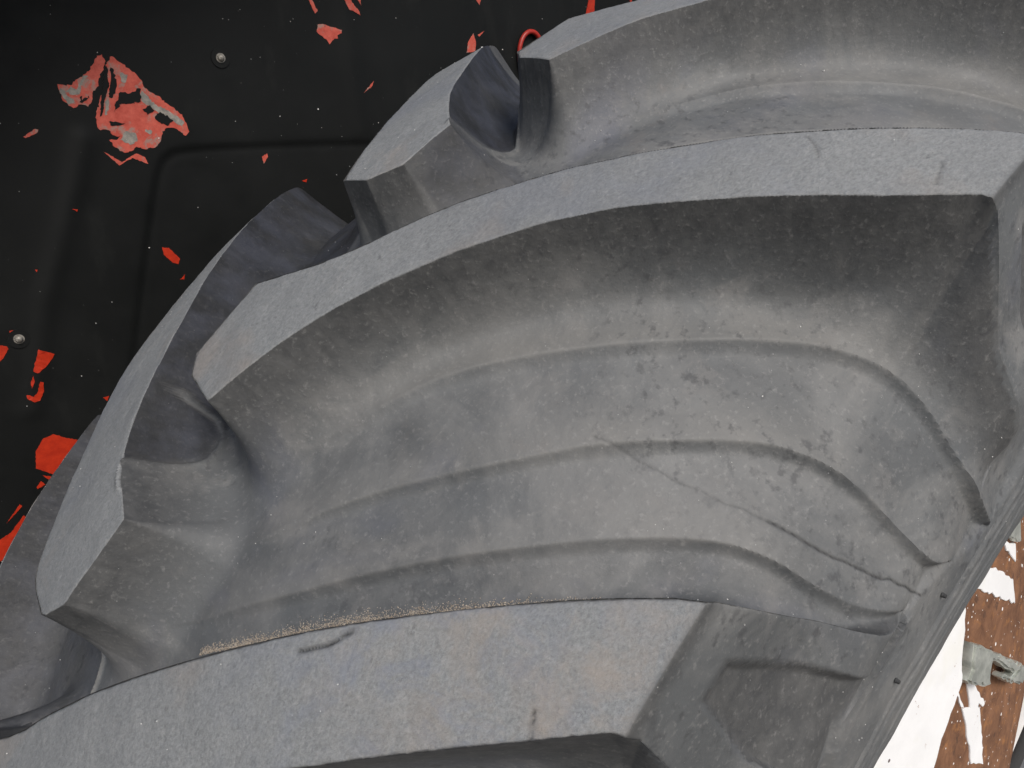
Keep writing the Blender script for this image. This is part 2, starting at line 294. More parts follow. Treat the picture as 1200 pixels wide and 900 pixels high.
M_RUB = mat_rubber()
M_PANEL = mat_panel()
M_RED = mat_red('faded_red_undercoat', False)
M_REDF = mat_red('fresh_red_undercoat', True)
M_GREY = mat_simple('grey_primer', (.17, .16, .14), (.32, .29, .25), 160, .7)
M_RUST = mat_rust()
M_WHITE = mat_white()
M_ZINC = mat_simple('galvanised_metal', (.38, .40, .36), (.62, .64, .58), 60, .35, .2, .5, .55)
M_BOLT = mat_simple('dull_bolt_metal', (.16, .15, .13), (.34, .32, .28), 300, .5, .4, .5, .3)
M_SAND = mat_simple('sand_grains', (.30, .24, .18), (.50, .44, .36), 900, .8)
M_CRUMB = mat_simple('pale_crumbs', (.45, .45, .43), (.75, .74, .70), 900, .8)
M_GROUND = mat_simple('gravel_ground', (.12, .115, .105), (.19, .18, .165), 30, .9, .5, .3, 0, .01)
M_HOSE = mat_simple('red_plastic', (.30, .02, .014), (.38, .03, .02), 100, .4)

# ------------------------------------------------------------------ object helpers
def link_obj(name, me, mat, parent=None):
    o = bpy.data.objects.new(name, me)
    COL.objects.link(o)
    if mat: me.materials.append(mat)
    if parent: o.parent = parent
    return o
def empty(name, loc=(0, 0, 0)):
    o = bpy.data.objects.new(name, None)
    o.empty_display_size = .1
    COL.objects.link(o)
    o.location = loc
    return o
def tag(o, label=None, cat=None, group=None, kind=None):
    if label: o['label'] = label
    if cat: o['category'] = cat
    if group: o['group'] = group
    if kind: o['kind'] = kind
    return o
def np_mesh(name, V, Fq, smooth=True):
    me = bpy.data.meshes.new(name)
    V = np.asarray(V, np.float32); Fq = np.asarray(Fq, np.int32)
    me.vertices.add(len(V)); me.vertices.foreach_set('co', V.ravel())
    nf, k = Fq.shape
    me.loops.add(nf * k); me.loops.foreach_set('vertex_index', Fq.ravel())
    me.polygons.add(nf)
    me.polygons.foreach_set('loop_start', np.arange(nf, dtype=np.int32) * k)
    me.polygons.foreach_set('use_smooth', np.full(nf, smooth))
    me.update(calc_edges=True)
    return me
def bm_mesh(name, bm):
    bmesh.ops.recalc_face_normals(bm, faces=bm.faces)
    me = bpy.data.meshes.new(name); bm.to_mesh(me); bm.free(); return me

# ------------------------------------------------------------------ tyre profile
# tyre coordinates: th = angle round the axle, b = distance across the tread from the
# centre line, running down the sidewall; + is the outer side
KB = np.array([0,.08,.16,.24,.30,.37,.39,.42,.45,.50,.57])
CY = np.array([0,.078,.150,.213,.240,.252,.2535,.2535,.251,.24,.205])
CR = np.array([.805,.7985,.776,.733,.700,.665,.645,.615,.587,.54,.48])
KC = 1.0296
def spl(x, X, Y):
    m = np.gradient(Y, X); i = np.clip(np.searchsorted(X, x) - 1, 0, len(X) - 2)
    h = X[i+1] - X[i]; t = (x - X[i]) / h
    return (2*t**3-3*t**2+1)*Y[i] + (t**3-2*t**2+t)*h*m[i] + (-2*t**3+3*t**2)*Y[i+1] + (t**3-t**2)*h*m[i+1]
def Pc(b):
    a = abs(b); return np.where(b < 0, -1, 1) * spl(a, KB, CY), spl(a, KB, CR)
def Pt(b):
    a = abs(b); yt = a*.2375/.24; rt = .85 - KC*yt*yt
    t = np.clip((a-.24)/.13, 0, 1); rS = .85 - KC*.2375**2
    y2 = .2375 + (.252-.2375)*(t**.8); r2 = rS + (.665-rS)*t
    y = np.where(a < .24, yt, y2); r = np.where(a < .24, rt, r2)
    yc, rc = Pc(a); y = np.where(a > .37, abs(yc), y); r = np.where(a > .37, rc, r)
    return np.where(b < 0, -1, 1)*y, r

P = .2927
TOPE = [(.0649,-.0207),(.085,.0125),(.1075,.0349),(.1323,.0512),(.1625,.0733),(.2100,.1130),(.2535,.1510),(.2920,.1870),(.3209,.2145),(.3440,.2385)]
LOWE = [(-.0036,.0204),(.0435,.0385),(.0846,.06),(.133,.0933),(.1751,.125),(.2160,.1688),(.2488,.2044),(.2713,.2255),(.2900,.2405)]
LOWE_NEAR = [(-.0036,.0204),(.0435,.0385),(.0800,.060),(.1220,.0933),(.1600,.125),(.2065,.1688),(.2161,.1767),(.2527,.2089),(.2720,.2255),(.2900,.2405)]
FLL = [(.2846,.2651),(.2729,.3012),(.2675,.3478),(.2645,.372)]
FLT = [(.352,.2568),(.3716,.299),(.390,.33),(.410,.352),(.432,.37)]
TIP = [(.0649,-.0207),(.0116,-.0208),(.0008,-.0090),(-.0036,.0204)]
BLOW = [(-.1443+.14635,.0),(.0037,.0255),(.0106,.0362),(.0474,.0638),(.079,.0938),(.126,.13),(.196,.17),(.245,.205),(.2900,.2405)]
ALOW = [(.005,.0321),(.0536,.06),(.1001,.0859),(.15,.118),(.205,.16),(.2488,.2044),(.2900,.2405)]
L1 = [(-.048,.018),(-.0299,.0308),(-.0046,.0393),(.0278,.055),(.0756,.0807),(.1102,.1112),(.1408,.1407),(.1692,.1693),(.1979,.1962),(.2199,.2194),(.2309,.2429),(.2305,.2737),(.2236,.3126),(.2216,.3591),(.2280,.3823)]
L2 = [(-.072,.032),(-.0483,.0514),(-.0207,.0714),(.0102,.0967),(.0506,.1315),(.0758,.1528),(.095,.1677),(.1222,.1935),(.1437,.2146),(.154,.2307),(.1611,.2523),(.1619,.2782),(.1608,.3058),(.1613,.3400),(.1660,.3560),(.1745,.3654)]
L3 = [(-.105,.045),(-.0841,.0632),(-.057,.0894),(-.0278,.1141),(.0041,.1428),(.0324,.1696),(.0596,.1942),(.0799,.2146),(.0926,.2325),(.0992,.2533),(.1014,.2761),(.1068,.3025),(.1150,.330),(.1260,.349)]
RINGB = [(.085,.318),(.105,.336),(.120,.348),(.1391,.3555),(.1538,.3595),(.1743,.3668),(.2023,.377),(.228,.3823),(.245,.3835),(.275,.385),(.31,.378),(.345,.350),(.3777,.318)]
RECESS = [(.0392,.2637),(.0893,.3608),(.0440,.3720),(.0120,.345),(.0082,.307),(.0188,.263)]

N_LUG = 21
ORIG = [P*k for k in range(-2, 4)]
gap = (2*math.pi - (ORIG[-1]-ORIG[0])) / (N_LUG - len(ORIG) + 1)
while len(ORIG) < N_LUG: ORIG.append(ORIG[-1] + gap)
SC = .80      # metres per radian in the distance metric

def polyline_dist(A, B, pts, signed=False):
    """min distance from arrays (A,B) to the polyline; sign>0 on the side of larger a"""
    best = np.full(A.shape, 9., np.float32); sg = np.ones(A.shape, np.float32)
    for (a0, b0), (a1, b1) in zip(pts[:-1], pts[1:]):
        da, db = a1-a0, b1-b0; L = da*da+db*db + 1e-12
        t = np.clip(((A-a0)*da + (B-b0)*db)/L, 0, 1)
        d = np.hypot(A-a0-t*da, B-b0-t*db)
        m = d < best - 1e-7
        best = np.where(m, d, best)
        if signed: sg = np.where(m, np.sign((A-a0)*db - (B-b0)*da), sg)
    return (best, sg) if signed else best
def inside(A, B, poly):
    r = np.zeros(A.shape, bool); n = len(poly); j = n-1
    for i in range(n):
        ai, bi = poly[i]; aj, bj = poly[j]
        if bi != bj:
            r ^= ((bi > B) != (bj > B)) & (A < (aj-ai)*(B-bi)/(bj-bi)+ai)
        j = i
    return r
def smooth_poly(pts, it=2):
    pts = [tuple(p) for p in pts]
    for _ in range(it):
        q = [pts[0]]
        for a, b in zip(pts[:-1], pts[1:]):
            q += [(a[0]*.75+b[0]*.25, a[1]*.75+b[1]*.25), (a[0]*.25+b[0]*.75, a[1]*.25+b[1]*.75)]
        q.append(pts[-1]); pts = q
    return pts
def vnoise(TH, B, cell, seed):
    """smooth value noise in metres"""
    r = np.random.default_rng(seed); G = r.random((512, 512)).astype(np.float32)*2-1
    x = TH*SC/cell + 1000.3; y = B/cell + 1000.7
    xi = np.floor(x).astype(int); yi = np.floor(y).astype(int); fx = x-xi; fy = y-yi
    fx = fx*fx*(3-2*fx); fy = fy*fy*(3-2*fy)
    g = lambda i, j: G[i & 511, j & 511]
    return (g(xi,yi)*(1-fx)+g(xi+1,yi)*fx)*(1-fy) + (g(xi,yi+1)*(1-fx)+g(xi+1,yi+1)*fx)*fy
def sstep(a, b, x):
    t = np.clip((x-a)/(b-a), 0, 1); return t*t*(3-2*t)

def lug_shapes():
    out = []
    for i, o in enumerate(ORIG):
        out.append((o, 1, TIP, TOPE, LOWE_NEAR if i == 1 else LOWE))
        nxt = ORIG[i+1] if i+1 < N_LUG else ORIG[0] + 2*math.pi
        oL = (o+nxt)/2
        low, tip, tope = LOWE, TIP, TOPE
        if i == 1:
            low = BLOW; tip = [(.0707,-.0205),(.018,-.0150),(.004,-.004),(BLOW[0][0], BLOW[0][1])]
            tope = [(.0707,-.0205)] + TOPE[1:]
        if i == 2:
            low = ALOW; tip = [(.0649,-.0100),(.026,-.0070),(.008,.010),(ALOW[0][0], ALOW[0][1])]
            tope = [(.0649,-.0100)] + TOPE[1:]
        out.append((oL, -1, tip, tope, low))
    return out
LUGS = lug_shapes()

def field(TH, B):
    """height above the carcass, lug id, and surface attributes for arrays th, b"""
    shp = TH.shape
    y0, r0 = Pc(B); y1, r1 = Pt(B)
    H = np.hypot(y1-y0, r1-r0).astype(np.float32)
    A = (TH*SC).astype(np.float32)
    jit = vnoise(TH, B, .0020, 1)*.00036 + vnoise(TH, B, .007, 2)*.00012 + vnoise(TH, B, .05, 3)*.0005
    wallh = np.zeros(shp, np.float32); lid = np.full(shp, -1, np.int32); top = np.zeros(shp, np.float32)
    relief = np.zeros(shp, np.float32); patch = np.zeros(shp, np.float32); ledge = np.zeros(shp, np.float32); cut = np.zeros(shp, np.float32)
    ROW, COLB = TH.mean(1), B.mean(0)
    def win(lo, hi, sgn=0):
        i0, i1 = np.searchsorted(ROW, (lo, hi))
        j0, j1 = 0, shp[1]
        if sgn:
            bb = COLB*sgn; ok = np.where(bb > -.09)[0]
            if len(ok) == 0: return None
            j0, j1 = ok[0], ok[-1]+1
        if i1 - i0 < 2: return None
        return slice(i0, i1), slice(j0, j1)
    for li, (o, sg, tip, tope, low) in enumerate(LUGS):
        for wrap in (-2*math.pi, 0, 2*math.pi):
            oo = o + wrap
            W = win(oo-.13, oo+.52, sg)
            if W is None: continue
            a = A[W] - oo*SC; b = B[W]*sg
            m = lambda L: [(p[0]*SC, p[1]) for p in L]
            lead = m(smooth_poly(low + FLL, 1)); trail = m(smooth_poly(tope + FLT, 1)); tp = m(tip)
            poly = tp[::-1][:-1]; poly = lead[::-1] + tp[::-1][1:-1] + trail
            ins = inside(a, b, poly)
            dt, dp = polyline_dist(a, b, trail), polyline_dist(a, b, tp)
            dl, sl_ = polyline_dist(a, b, lead, True)
            j = jit[W]; h_ = H[W]
            out = np.zeros(a.shape, np.float32)
            l1 = [(p[0]*SC, p[1]) for p in smooth_poly(L1, 2)]
            d1, s1 = polyline_dist(a, b, l1, True)
            for q_, (d, wd, pw) in enumerate(((dl, .032, 2.6), (dt, .028, 2.8), (dp, .026, 2.4))):
                dd = np.where(ins, 0, np.maximum(d + j*np.exp(-d/.003)*np.clip(d/.0015, 0, 1), 0))
                wv = np.clip(1-dd/wd, 0, 1)**pw
                if q_ == 1 and sg > 0:
                    c_ = np.clip(1-dd/.024, 0, 1); wv = .75*c_**9 + .25*c_**3
                if q_ == 0:
                    t_ = np.where((s1 > 0) & (sl_ < 0), dd/(dd+d1+1e-6), 1)
                    c_ = np.clip(1-t_, 0, 1); k_ = sstep(.19, .27, b)
                    wa = (.72*c_**9 + .28*c_**3.0)*(1-k_) + c_**1.5*k_
                    f_ = sstep(.035, .085, b); wv = wa*f_ + wv*(1-f_)
                out = np.maximum(out, h_*wv)
            dmin = np.minimum(np.minimum(dl, dt), dp)
            # worn rounding of the top edges
            rho = .0014
            t = np.clip(1-(dmin + j*.5)/rho, 0, 1)
            out = np.where(ins, h_ - np.minimum(rho*.7, h_*.3)*(1-np.sqrt(np.clip(1-t*t, 0, 1))), out)
            # triangular pocket in the shoulder face of the bar
            rin = inside(a - P*SC, b, m(RECESS)); dr = polyline_dist(a - P*SC, b, m(RECESS + RECESS[:1]))
            dre = polyline_dist(a - P*SC, b, m(RECESS[1:4]))
            dep = np.minimum(.0085, .24*dre)*sstep(-.0004, .0028, np.where(rin, dr, -dr))*rin
            out = out - dep*(b > .24)
            cur = wallh[W]; better = out > cur
            lid[W] = np.where(better & (out > np.maximum(.12*h_, .0012)), li, lid[W])
            wallh[W] = np.maximum(cur, out)
            tm = sstep(.00002, .0007, np.where(ins, dmin + j*.5, -1))*(1-sstep(.2375, .2415, b))
            top[W] = np.maximum(top[W], tm)
    # stepped crests on the valley floor, side by side between the bars
    for i, o in enumerate(ORIG):
        nxt = ORIG[i+1] if i+1 < N_LUG else ORIG[0] + 2*math.pi
        for sg, oc in ((1, o), (-1, (o+nxt)/2)):
            for wrap in (-2*math.pi, 0, 2*math.pi):
                oo = oc + wrap
                W = win(oo-.2, oo+.40, sg)
                if W is None: continue
                a = A[W] - oo*SC; b = B[W]*sg
                acc = np.zeros(a.shape, np.float32); led = np.zeros(a.shape, np.float32)
                for L, c, wu, wdn in ((L1, .0050, .024, .0060), (L2, .0044, .036, .0050), (L3, .0040, .032, .0050)):
                    pl = smooth_poly([(p[0]*SC, p[1]) for p in L], 2)
                    d, s = polyline_dist(a, b, pl, True)
                    up = s > 0                  # side toward the bar above
                    fade = (sstep(.015, .10, b) if sg > 0 else sstep(.07, .14, b))*(1-sstep(.385, .40, b))*(.85+.15*sstep(.2, .3, b))
                    hh = c*fade*np.where(up, np.clip(1-d/wu, 0, 1)**1.25, np.clip(1-d/wdn, 0, 1)**1.7)
                    acc = np.maximum(acc, hh)
                    led = np.maximum(led, fade*np.where(up, np.exp(-(d/.017)**2), np.exp(-(d/.0007)**2)))
                relief[W] = np.maximum(relief[W], acc); ledge[W] = np.maximum(ledge[W], led)
                rb = np.interp(a/SC, [p[0] for p in RINGB], [p[1] for p in RINGB])
                gapm = (a/SC > .085) & (a/SC <= .3777)
                rs = .0030*sstep(-.0020, .0070, b-rb)*(1-sstep(.384, .43, b))
                relief[W] = np.maximum(relief[W], np.where(gapm, rs, 0))
    aB = abs(B)
    patch = -ledge*(wallh < .25*H)*(1-sstep(.22, .30, aB))
    wq = np.clip(wallh/np.maximum(H, 1e-4), 0, 1)
    h = wallh + relief*np.where(H > .003, (1-wq)**2, 1)
    # moulding lines round the sidewall
    for q, amp, sg_ in ((.3925, .0010, .0009), (.4060, .0009, .0008), (.4180, .0006, .0012), (.4300, .0007, .0009), (.4420, .0005, .0012)):
        qq = q + .006*np.sin(TH*3.1+1)
        h = h + amp*np.exp(-((aB-qq)/sg_)**2)
    h = h - .0012*sstep(.3945, .3965, aB)*(1-sstep(.403, .405, aB))
    # slight unevenness everywhere
    h = h + vnoise(TH, B, .045, 5)*.0006 + vnoise(TH, B, .018, 6)*.00025 + vnoise(TH, B, .004, 7)*.00007
    h = h + top*(vnoise(TH, B, .0021, 8)*.00010 + vnoise(TH, B, .010, 9)*.0003)
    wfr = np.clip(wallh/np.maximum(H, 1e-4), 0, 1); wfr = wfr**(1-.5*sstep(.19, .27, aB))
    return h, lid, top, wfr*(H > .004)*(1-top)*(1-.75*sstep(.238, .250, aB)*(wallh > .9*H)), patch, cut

def groove(h, mask, A, B, pts, width, depth, W=None):
    d = polyline_dist(A, B, [(p[0]*SC, p[1]) for p in pts])
    g = np.exp(-(d/width)**2)
    return h - depth*g, np.maximum(mask, g)

def crowd(TH, B, D=.0042):
    """pull grid points toward the rims of the bars so that the rims stay crisp"""
    A = TH*SC; oA, oB = A.copy(), B.copy(); bd = np.full(A.shape, 9.)
    for o, sg, tip, tope, low in LUGS:
        for wrap in (-2*math.pi, 0, 2*math.pi):
            oo = o+wrap
            i0, i1 = np.searchsorted(TH[:, 0], (oo-.03, oo+.45))
            if i1-i0 < 2: continue
            jj = np.where(B[0]*sg > -.04)[0]
            if len(jj) == 0: continue
            W = (slice(i0, i1), slice(jj[0], jj[-1]+1))
            pl = [(p[0]*SC, p[1]) for p in smooth_poly(low + FLL, 1)]; pt = [(p[0]*SC, p[1]) for p in smooth_poly(tope + FLT, 1)]
            tp = [(p[0]*SC, p[1]) for p in tip]
            for L in (pl, pt, tp):
                a = A[W]-oo*SC; b = B[W]*sg
                for (a0, b0), (a1, b1) in zip(L[:-1], L[1:]):
                    da, db = a1-a0, b1-b0
                    m0, m1 = min(a0, a1)-D, max(a0, a1)+D
                    ii = np.searchsorted(a[:, 0], (m0, m1))
                    if ii[1]-ii[0] < 1: continue
                    ss = slice(ii[0], ii[1]); aa, bb = a[ss], b[ss]
                    t = np.clip(((aa-a0)*da+(bb-b0)*db)/(da*da+db*db+1e-12), 0, 1)
                    na, nb = a0+t*da, b0+t*db; d = np.hypot(aa-na, bb-nb)
                    R_ = (slice(W[0].start+ii[0], W[0].start+ii[1]), W[1])
                    mk = (d < D) & (d < bd[R_])
                    k = (d/D)**2
                    bd[R_] = np.where(mk, d, bd[R_])
                    oA[R_] = np.where(mk, na + (aa-na)*k + oo*SC, oA[R_])
                    oB[R_] = np.where(mk, (nb + (bb-nb)*k)*sg, oB[R_])
    return oA/SC, oB

def surface(ths, bs, tight=False):
    TH, B = np.meshgrid(ths, bs, indexing='ij')
    if tight: TH, B = crowd(TH, B)
    h, lid, top, wf, patch, cut = field(TH, B)
    A = TH*SC
    # grooves and marks that belong to this stretch of the tyre
    if ths[0] < .3 and ths[-1] > .1 and bs[0] < .1:
        wob = vnoise(TH, B, .006, 21)*.0009; Bw = B + wob; Aw = A + vnoise(TH, B, .009, 22)*.0009
        for pts, wd, dp, cs in ((CRACK[:4], .00055, .0003, .45), (CRACK[3:], .00065, .0006, 1.0), (CUT1, .0007, .0014, 1), (CUT2, .0005, .0006, .5), (CUT3, .0006, .0006, .5), (CUT4, .0005, .0008, .8)):
            lo = min(p[0] for p in pts)-.02; hi = max(p[0] for p in pts)+.02
            i0, i1 = np.searchsorted(ths, (lo, hi)); l2 = min(p[1] for p in pts)-.02; h2 = max(p[1] for p in pts)+.02
            j0, j1 = np.searchsorted(bs, (l2, h2)); W = (slice(i0, i1), slice(j0, j1))
            hs, ms = groove(h[W], cut[W]*0, Aw[W], Bw[W], pts, wd, dp)
            h[W] = hs; cut[W] = np.maximum(cut[W], ms*cs)
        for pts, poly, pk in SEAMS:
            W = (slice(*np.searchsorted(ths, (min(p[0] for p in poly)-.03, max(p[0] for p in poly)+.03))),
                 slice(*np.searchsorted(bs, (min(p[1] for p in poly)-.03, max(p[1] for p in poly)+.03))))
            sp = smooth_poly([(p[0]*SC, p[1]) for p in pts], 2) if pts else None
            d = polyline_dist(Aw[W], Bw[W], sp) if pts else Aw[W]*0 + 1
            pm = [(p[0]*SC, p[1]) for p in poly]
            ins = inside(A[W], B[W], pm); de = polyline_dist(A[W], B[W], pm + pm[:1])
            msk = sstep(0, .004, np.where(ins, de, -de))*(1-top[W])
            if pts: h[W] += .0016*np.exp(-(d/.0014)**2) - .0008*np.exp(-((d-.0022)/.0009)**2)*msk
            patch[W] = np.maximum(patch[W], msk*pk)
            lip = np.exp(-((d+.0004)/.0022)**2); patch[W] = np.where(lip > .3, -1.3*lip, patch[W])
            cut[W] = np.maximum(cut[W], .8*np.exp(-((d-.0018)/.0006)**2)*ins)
    y0, r0 = Pc(B); y1, r1 = Pt(B)
    ny, nr = y1-y0, r1-r0
    # direction in which the bars rise: to the lug envelope, easing into the sidewall normal
    eps = 1e-3
    ya, ra = Pc(B+eps); yb, rb = Pc(B-eps)
    ty, tr = ya-yb, ra-rb; tl = np.hypot(ty, tr)+1e-9
    cy, cr = -tr/tl, ty/tl
    L = np.hypot(ny, nr)+1e-9
    wgt = 1-sstep(.30, .37, abs(B))
    dy = ny/L*wgt + cy*(1-wgt); dr = nr/L*wgt + cr*(1-wgt)
    dl = np.hypot(dy, dr); dy /= dl; dr /= dl
    y = y0+dy*h; r = r0+dr*h
    psi = TH - PHI
    V = np.stack([r*np.sin(psi), -y, r*np.cos(psi)], -1)
    # vertex normals from the whole grid, so that parts cut from it shade without seams
    du = np.gradient(V, axis=0); dv_ = np.gradient(V, axis=1)
    N = np.cross(dv_, du); N /= np.linalg.norm(N, axis=-1, keepdims=True)+1e-12
    if (N[..., 0]*V[..., 0]+N[..., 2]*V[..., 2]).mean() < 0: N = -N
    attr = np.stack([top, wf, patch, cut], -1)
    return V, N, attr, lid

def grid_faces(nu, nv):
    i = np.arange(nu-1)[:, None]*nv + np.arange(nv-1)[None, :]
    return np.stack([i, i+1, i+1+nv, i+nv], -1).reshape(-1, 4)

def build_tyre(parent):
    st = FINE
    zones = []
    f0, f1 = -.27, .60
    bl, br = -.25, .455
    ths = np.linspace(f0, f1, int((f1-f0)*.82/st)); bs = np.linspace(bl, br, int((br-bl)/st))
    zones.append((ths, bs))
    tc_ = np.linspace(f0, f1, 150)
    zones.append((tc_, np.linspace(-.57, bl, 60))); zones.append((tc_, np.linspace(br, .57, 24)))
    zones.append((np.linspace(f1, f0+2*math.pi, 900), np.linspace(-.57, .57, 250)))
    Vs, Ns, As, Fs, Ls = [], [], [], [], []
    off = 0
    for t, b in zones:
        V, N, at, lid = surface(t, b, tight=(t is ths))
        F = grid_faces(len(t), len(b)); L = lid.ravel()
        fl = L[F]; L4 = np.where((fl == fl[:, :1]).all(1), fl[:, 0], np.where((fl >= 0).sum(1) >= 3, fl.max(1), -1))
        Vs.append(V.reshape(-1, 3)); Ns.append(N.reshape(-1, 3)); As.append(at.reshape(-1, 4)); Fs.append(F+off); Ls.append(L4)
        off += len(Vs[-1])
    V = np.concatenate(Vs); N = np.concatenate(Ns); At = np.concatenate(As); F = np.concatenate(Fs); L = np.concatenate(Ls)
    def piece(name, ids, par):
        f = F[ids]; u, inv = np.unique(f, return_inverse=True); f = inv.reshape(f.shape)
        v = V[u]; n = N[u]
        # orientation check
        c = np.cross(v[f[:, 1]]-v[f[:, 0]], v[f[:, 2]]-v[f[:, 0]])
        if (c*n[f[:, 0]]).sum() < 0: f = f[:, ::-1]
        me = np_mesh(name, v, f)
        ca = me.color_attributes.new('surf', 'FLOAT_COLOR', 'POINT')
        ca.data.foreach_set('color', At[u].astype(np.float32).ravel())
        me.set_sharp_from_angle(angle=math.radians(36))
        return link_obj(name, me, M_RUB, par)
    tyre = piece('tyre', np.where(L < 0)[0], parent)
    order = sorted(range(len(LUGS)), key=lambda i: abs(LUGS[i][0]-.05))
    for i in order:
        ids = np.where(L == i)[0]
        if len(ids): piece('tread_lug', ids, tyre)
    # bead and inner liner close the body
    prof = [(.205,.48),(.200,.470),(.188,.468),(.180,.478),(.200,.53),(.232,.62),(.225,.68),(.17,.75),(0,.785)]
    prof = prof + [(-y, r) for y, r in prof[-2::-1]]
    liner = revolve('liner', prof, M_RUB, tyre, 160)
    return tyre, V, N, F

def revolve(name, prof, mat, parent, n=128, closed=False):
    V = []; m = len(prof)
    for i in range(n):
        a = 2*math.pi*i/n
        for y, r in prof: V.append((r*math.sin(a), -y, r*math.cos(a)))
    Fq = []
    for i in range(n):
        j = (i+1) % n
        for k in range(m - (0 if closed else 1)):
            k2 = (k+1) % m
            Fq.append((i*m+k, j*m+k, j*m+k2, i*m+k2))
    return link_obj(name, np_mesh(name, V, Fq, True), mat, parent)

# ------------------------------------------------------------------ setting
g_me = np_mesh('ground', [(-60,-60,0),(60,-60,0),(60,60,0),(-60,60,0)], [(0,1,2,3)], False)
ground = link_obj('ground', g_me, M_GROUND)
ground.location = (0, 0, -.852)
tag(ground, kind='structure')

# ------------------------------------------------------------------ wheel
wheel = empty('tractor_wheel', (0, 0, -.85))
tag(wheel, 'big worn tractor wheel with thick angled tread bars and grey dusty rubber', 'wheel')
hubroot = wheel
def local(o):
    o.location = (0, 0, .85); return o
tyre, TV, TN, TF = build_tyre(wheel)
local(tyre)

def cone_lat(r): return .165 + .075*(.44-r)/.34
# rust brown wheel disc, dished outward to the hub, with the rim round it
disc = local(revolve('wheel_disc', [(.150,.452),(cone_lat(.44),.44),(cone_lat(.36),.36),(cone_lat(.28),.28),(cone_lat(.2),.2),(cone_lat(.1),.1),(.242,.02),(.238,.001),(.222,.001),(.220,.1),(.144,.44),(.144,.452)], M_RUST, wheel, 128))
rim = local(revolve('rim', [(.203,.497),(.2075,.490),(.2035,.478),(.196,.470),(.186,.467),(.172,.460),(.150,.454),(.05,.44),(-.05,.44),(-.150,.454),(-.186,.467),(-.2075,.490),(-.203,.497),(-.190,.474),(-.150,.461),(-.05,.447),(.05,.447),(.150,.461),(.190,.474)], M_WHITE, wheel, 160, True))
def plate(name, pts, thick, mat, lift=0., bev=.0015):
    """flat shape lying on the disc cone with real thickness and rounded rim"""
    sl = math.atan2(.075, .34); n = None
    bm = bmesh.new()
    c = Vector(pts[0]); c = sum((Vector(p) for p in pts), Vector())/len(pts)
    rr = math.hypot(c.x, c.z); nrm = Vector((c.x/rr*math.sin(sl), -math.cos(sl), c.z/rr*math.sin(sl))).normalized()
    rough = []
    for i in range(len(pts)):
        p, q = Vector(pts[i]), Vector(pts[(i+1) % len(pts)]); k = max(1, int((q-p).length/.006))
        for s in range(k):
            t = s/k; v = p.lerp(q, t)
            if 0 < s: v += Vector((random.uniform(-1, 1), 0, random.uniform(-1, 1)))*.0016
            rough.append(v)
    vs = []
    for v in rough:
        r = math.hypot(v.x, v.z); v = Vector((v.x, -cone_lat(r), v.z)); vs.append(bm.verts.new(v + nrm*lift))
    f = bm.faces.new(vs)
    r = bmesh.ops.extrude_face_region(bm, geom=[f])
    ex = [e for e in r['geom'] if isinstance(e, bmesh.types.BMVert)]
    bmesh.ops.translate(bm, verts=ex, vec=nrm*thick)
    topf = [e for e in r['geom'] if isinstance(e, bmesh.types.BMFace)]
    if bev: bmesh.ops.bevel(bm, geom=list({e for ff in topf for e in ff.edges}), offset=bev, segments=2, affect='EDGES')
    bmesh.ops.triangulate(bm, faces=[ff for ff in bm.faces if len(ff.verts) > 4])
    return local(link_obj(name, bm_mesh(name, bm), mat, wheel))
plate('white_plate', WHITE, .012, M_WHITE, -.001, .002)
for p in (S2, S3, S5): plate('white_paint_patch', p, .0014, M_WHITE, .0, .0004)
for p in (SLIV, S2b): plate('white_paint_patch', p, .0012, M_WHITE, .0, 0)
o = plate('grey_metal_strip', S4, .006, M_ZINC, .0, .001)
br = plate('bracket', BR, .010, M_ZINC, .006, .0022)
# small rubber vent nubs on the sidewall
def surf_point(th, b, lift=0.):
    V, N, _, _ = surface(np.array([th-.0005, th, th+.0005]), np.array([b-.0005, b, b+.0005]))
    return Vector(V[1, 1]), Vector(N[1, 1])
for th, b in NUBS:
    p, n = surf_point(th, b)
    bm = bmesh.new()
    bmesh.ops.create_cone(bm, cap_ends=True, segments=10, radius1=.0012, radius2=.0008, depth=.0018)
    bmesh.ops.transform(bm, verts=bm.verts, matrix=Matrix.Translation(p+n*.0012) @ n.to_track_quat('Z', 'Y').to_matrix().to_4x4())
    link_obj('rubber_nub', bm_mesh('rubber_nub', bm), M_RUB, tyre)

# ------------------------------------------------------------------ grit lying on the rubber
def grains(name, pts, sizes, mat):
    base = np.array([(1,0,0),(-1,0,0),(0,1,0),(0,-1,0),(0,0,1),(0,0,-1)], np.float32)
    tri = np.array([(0,2,4),(2,1,4),(1,3,4),(3,0,4),(2,0,5),(1,2,5),(3,1,5),(0,3,5)])
    n = len(pts); J = rng.uniform(.6, 1.3, (n, 6, 1)) * base[None]
    q = rng.normal(size=(n, 3, 3)); Q, _ = np.linalg.qr(q)
    V = np.einsum('nij,nkj->nki', Q, J)*sizes[:, None, None] + pts[:, None]
    Fq = (tri[None] + (np.arange(n)*6)[:, None, None]).reshape(-1, 3)
    return link_obj(name, np_mesh(name, V.reshape(-1, 3), Fq, False), mat)
nfine = int((.60+.27)*.82/FINE) * int((.455+.25)/FINE)
FV, FN = TV[:nfine], TN[:nfine]
SAND_OFF = -.0030
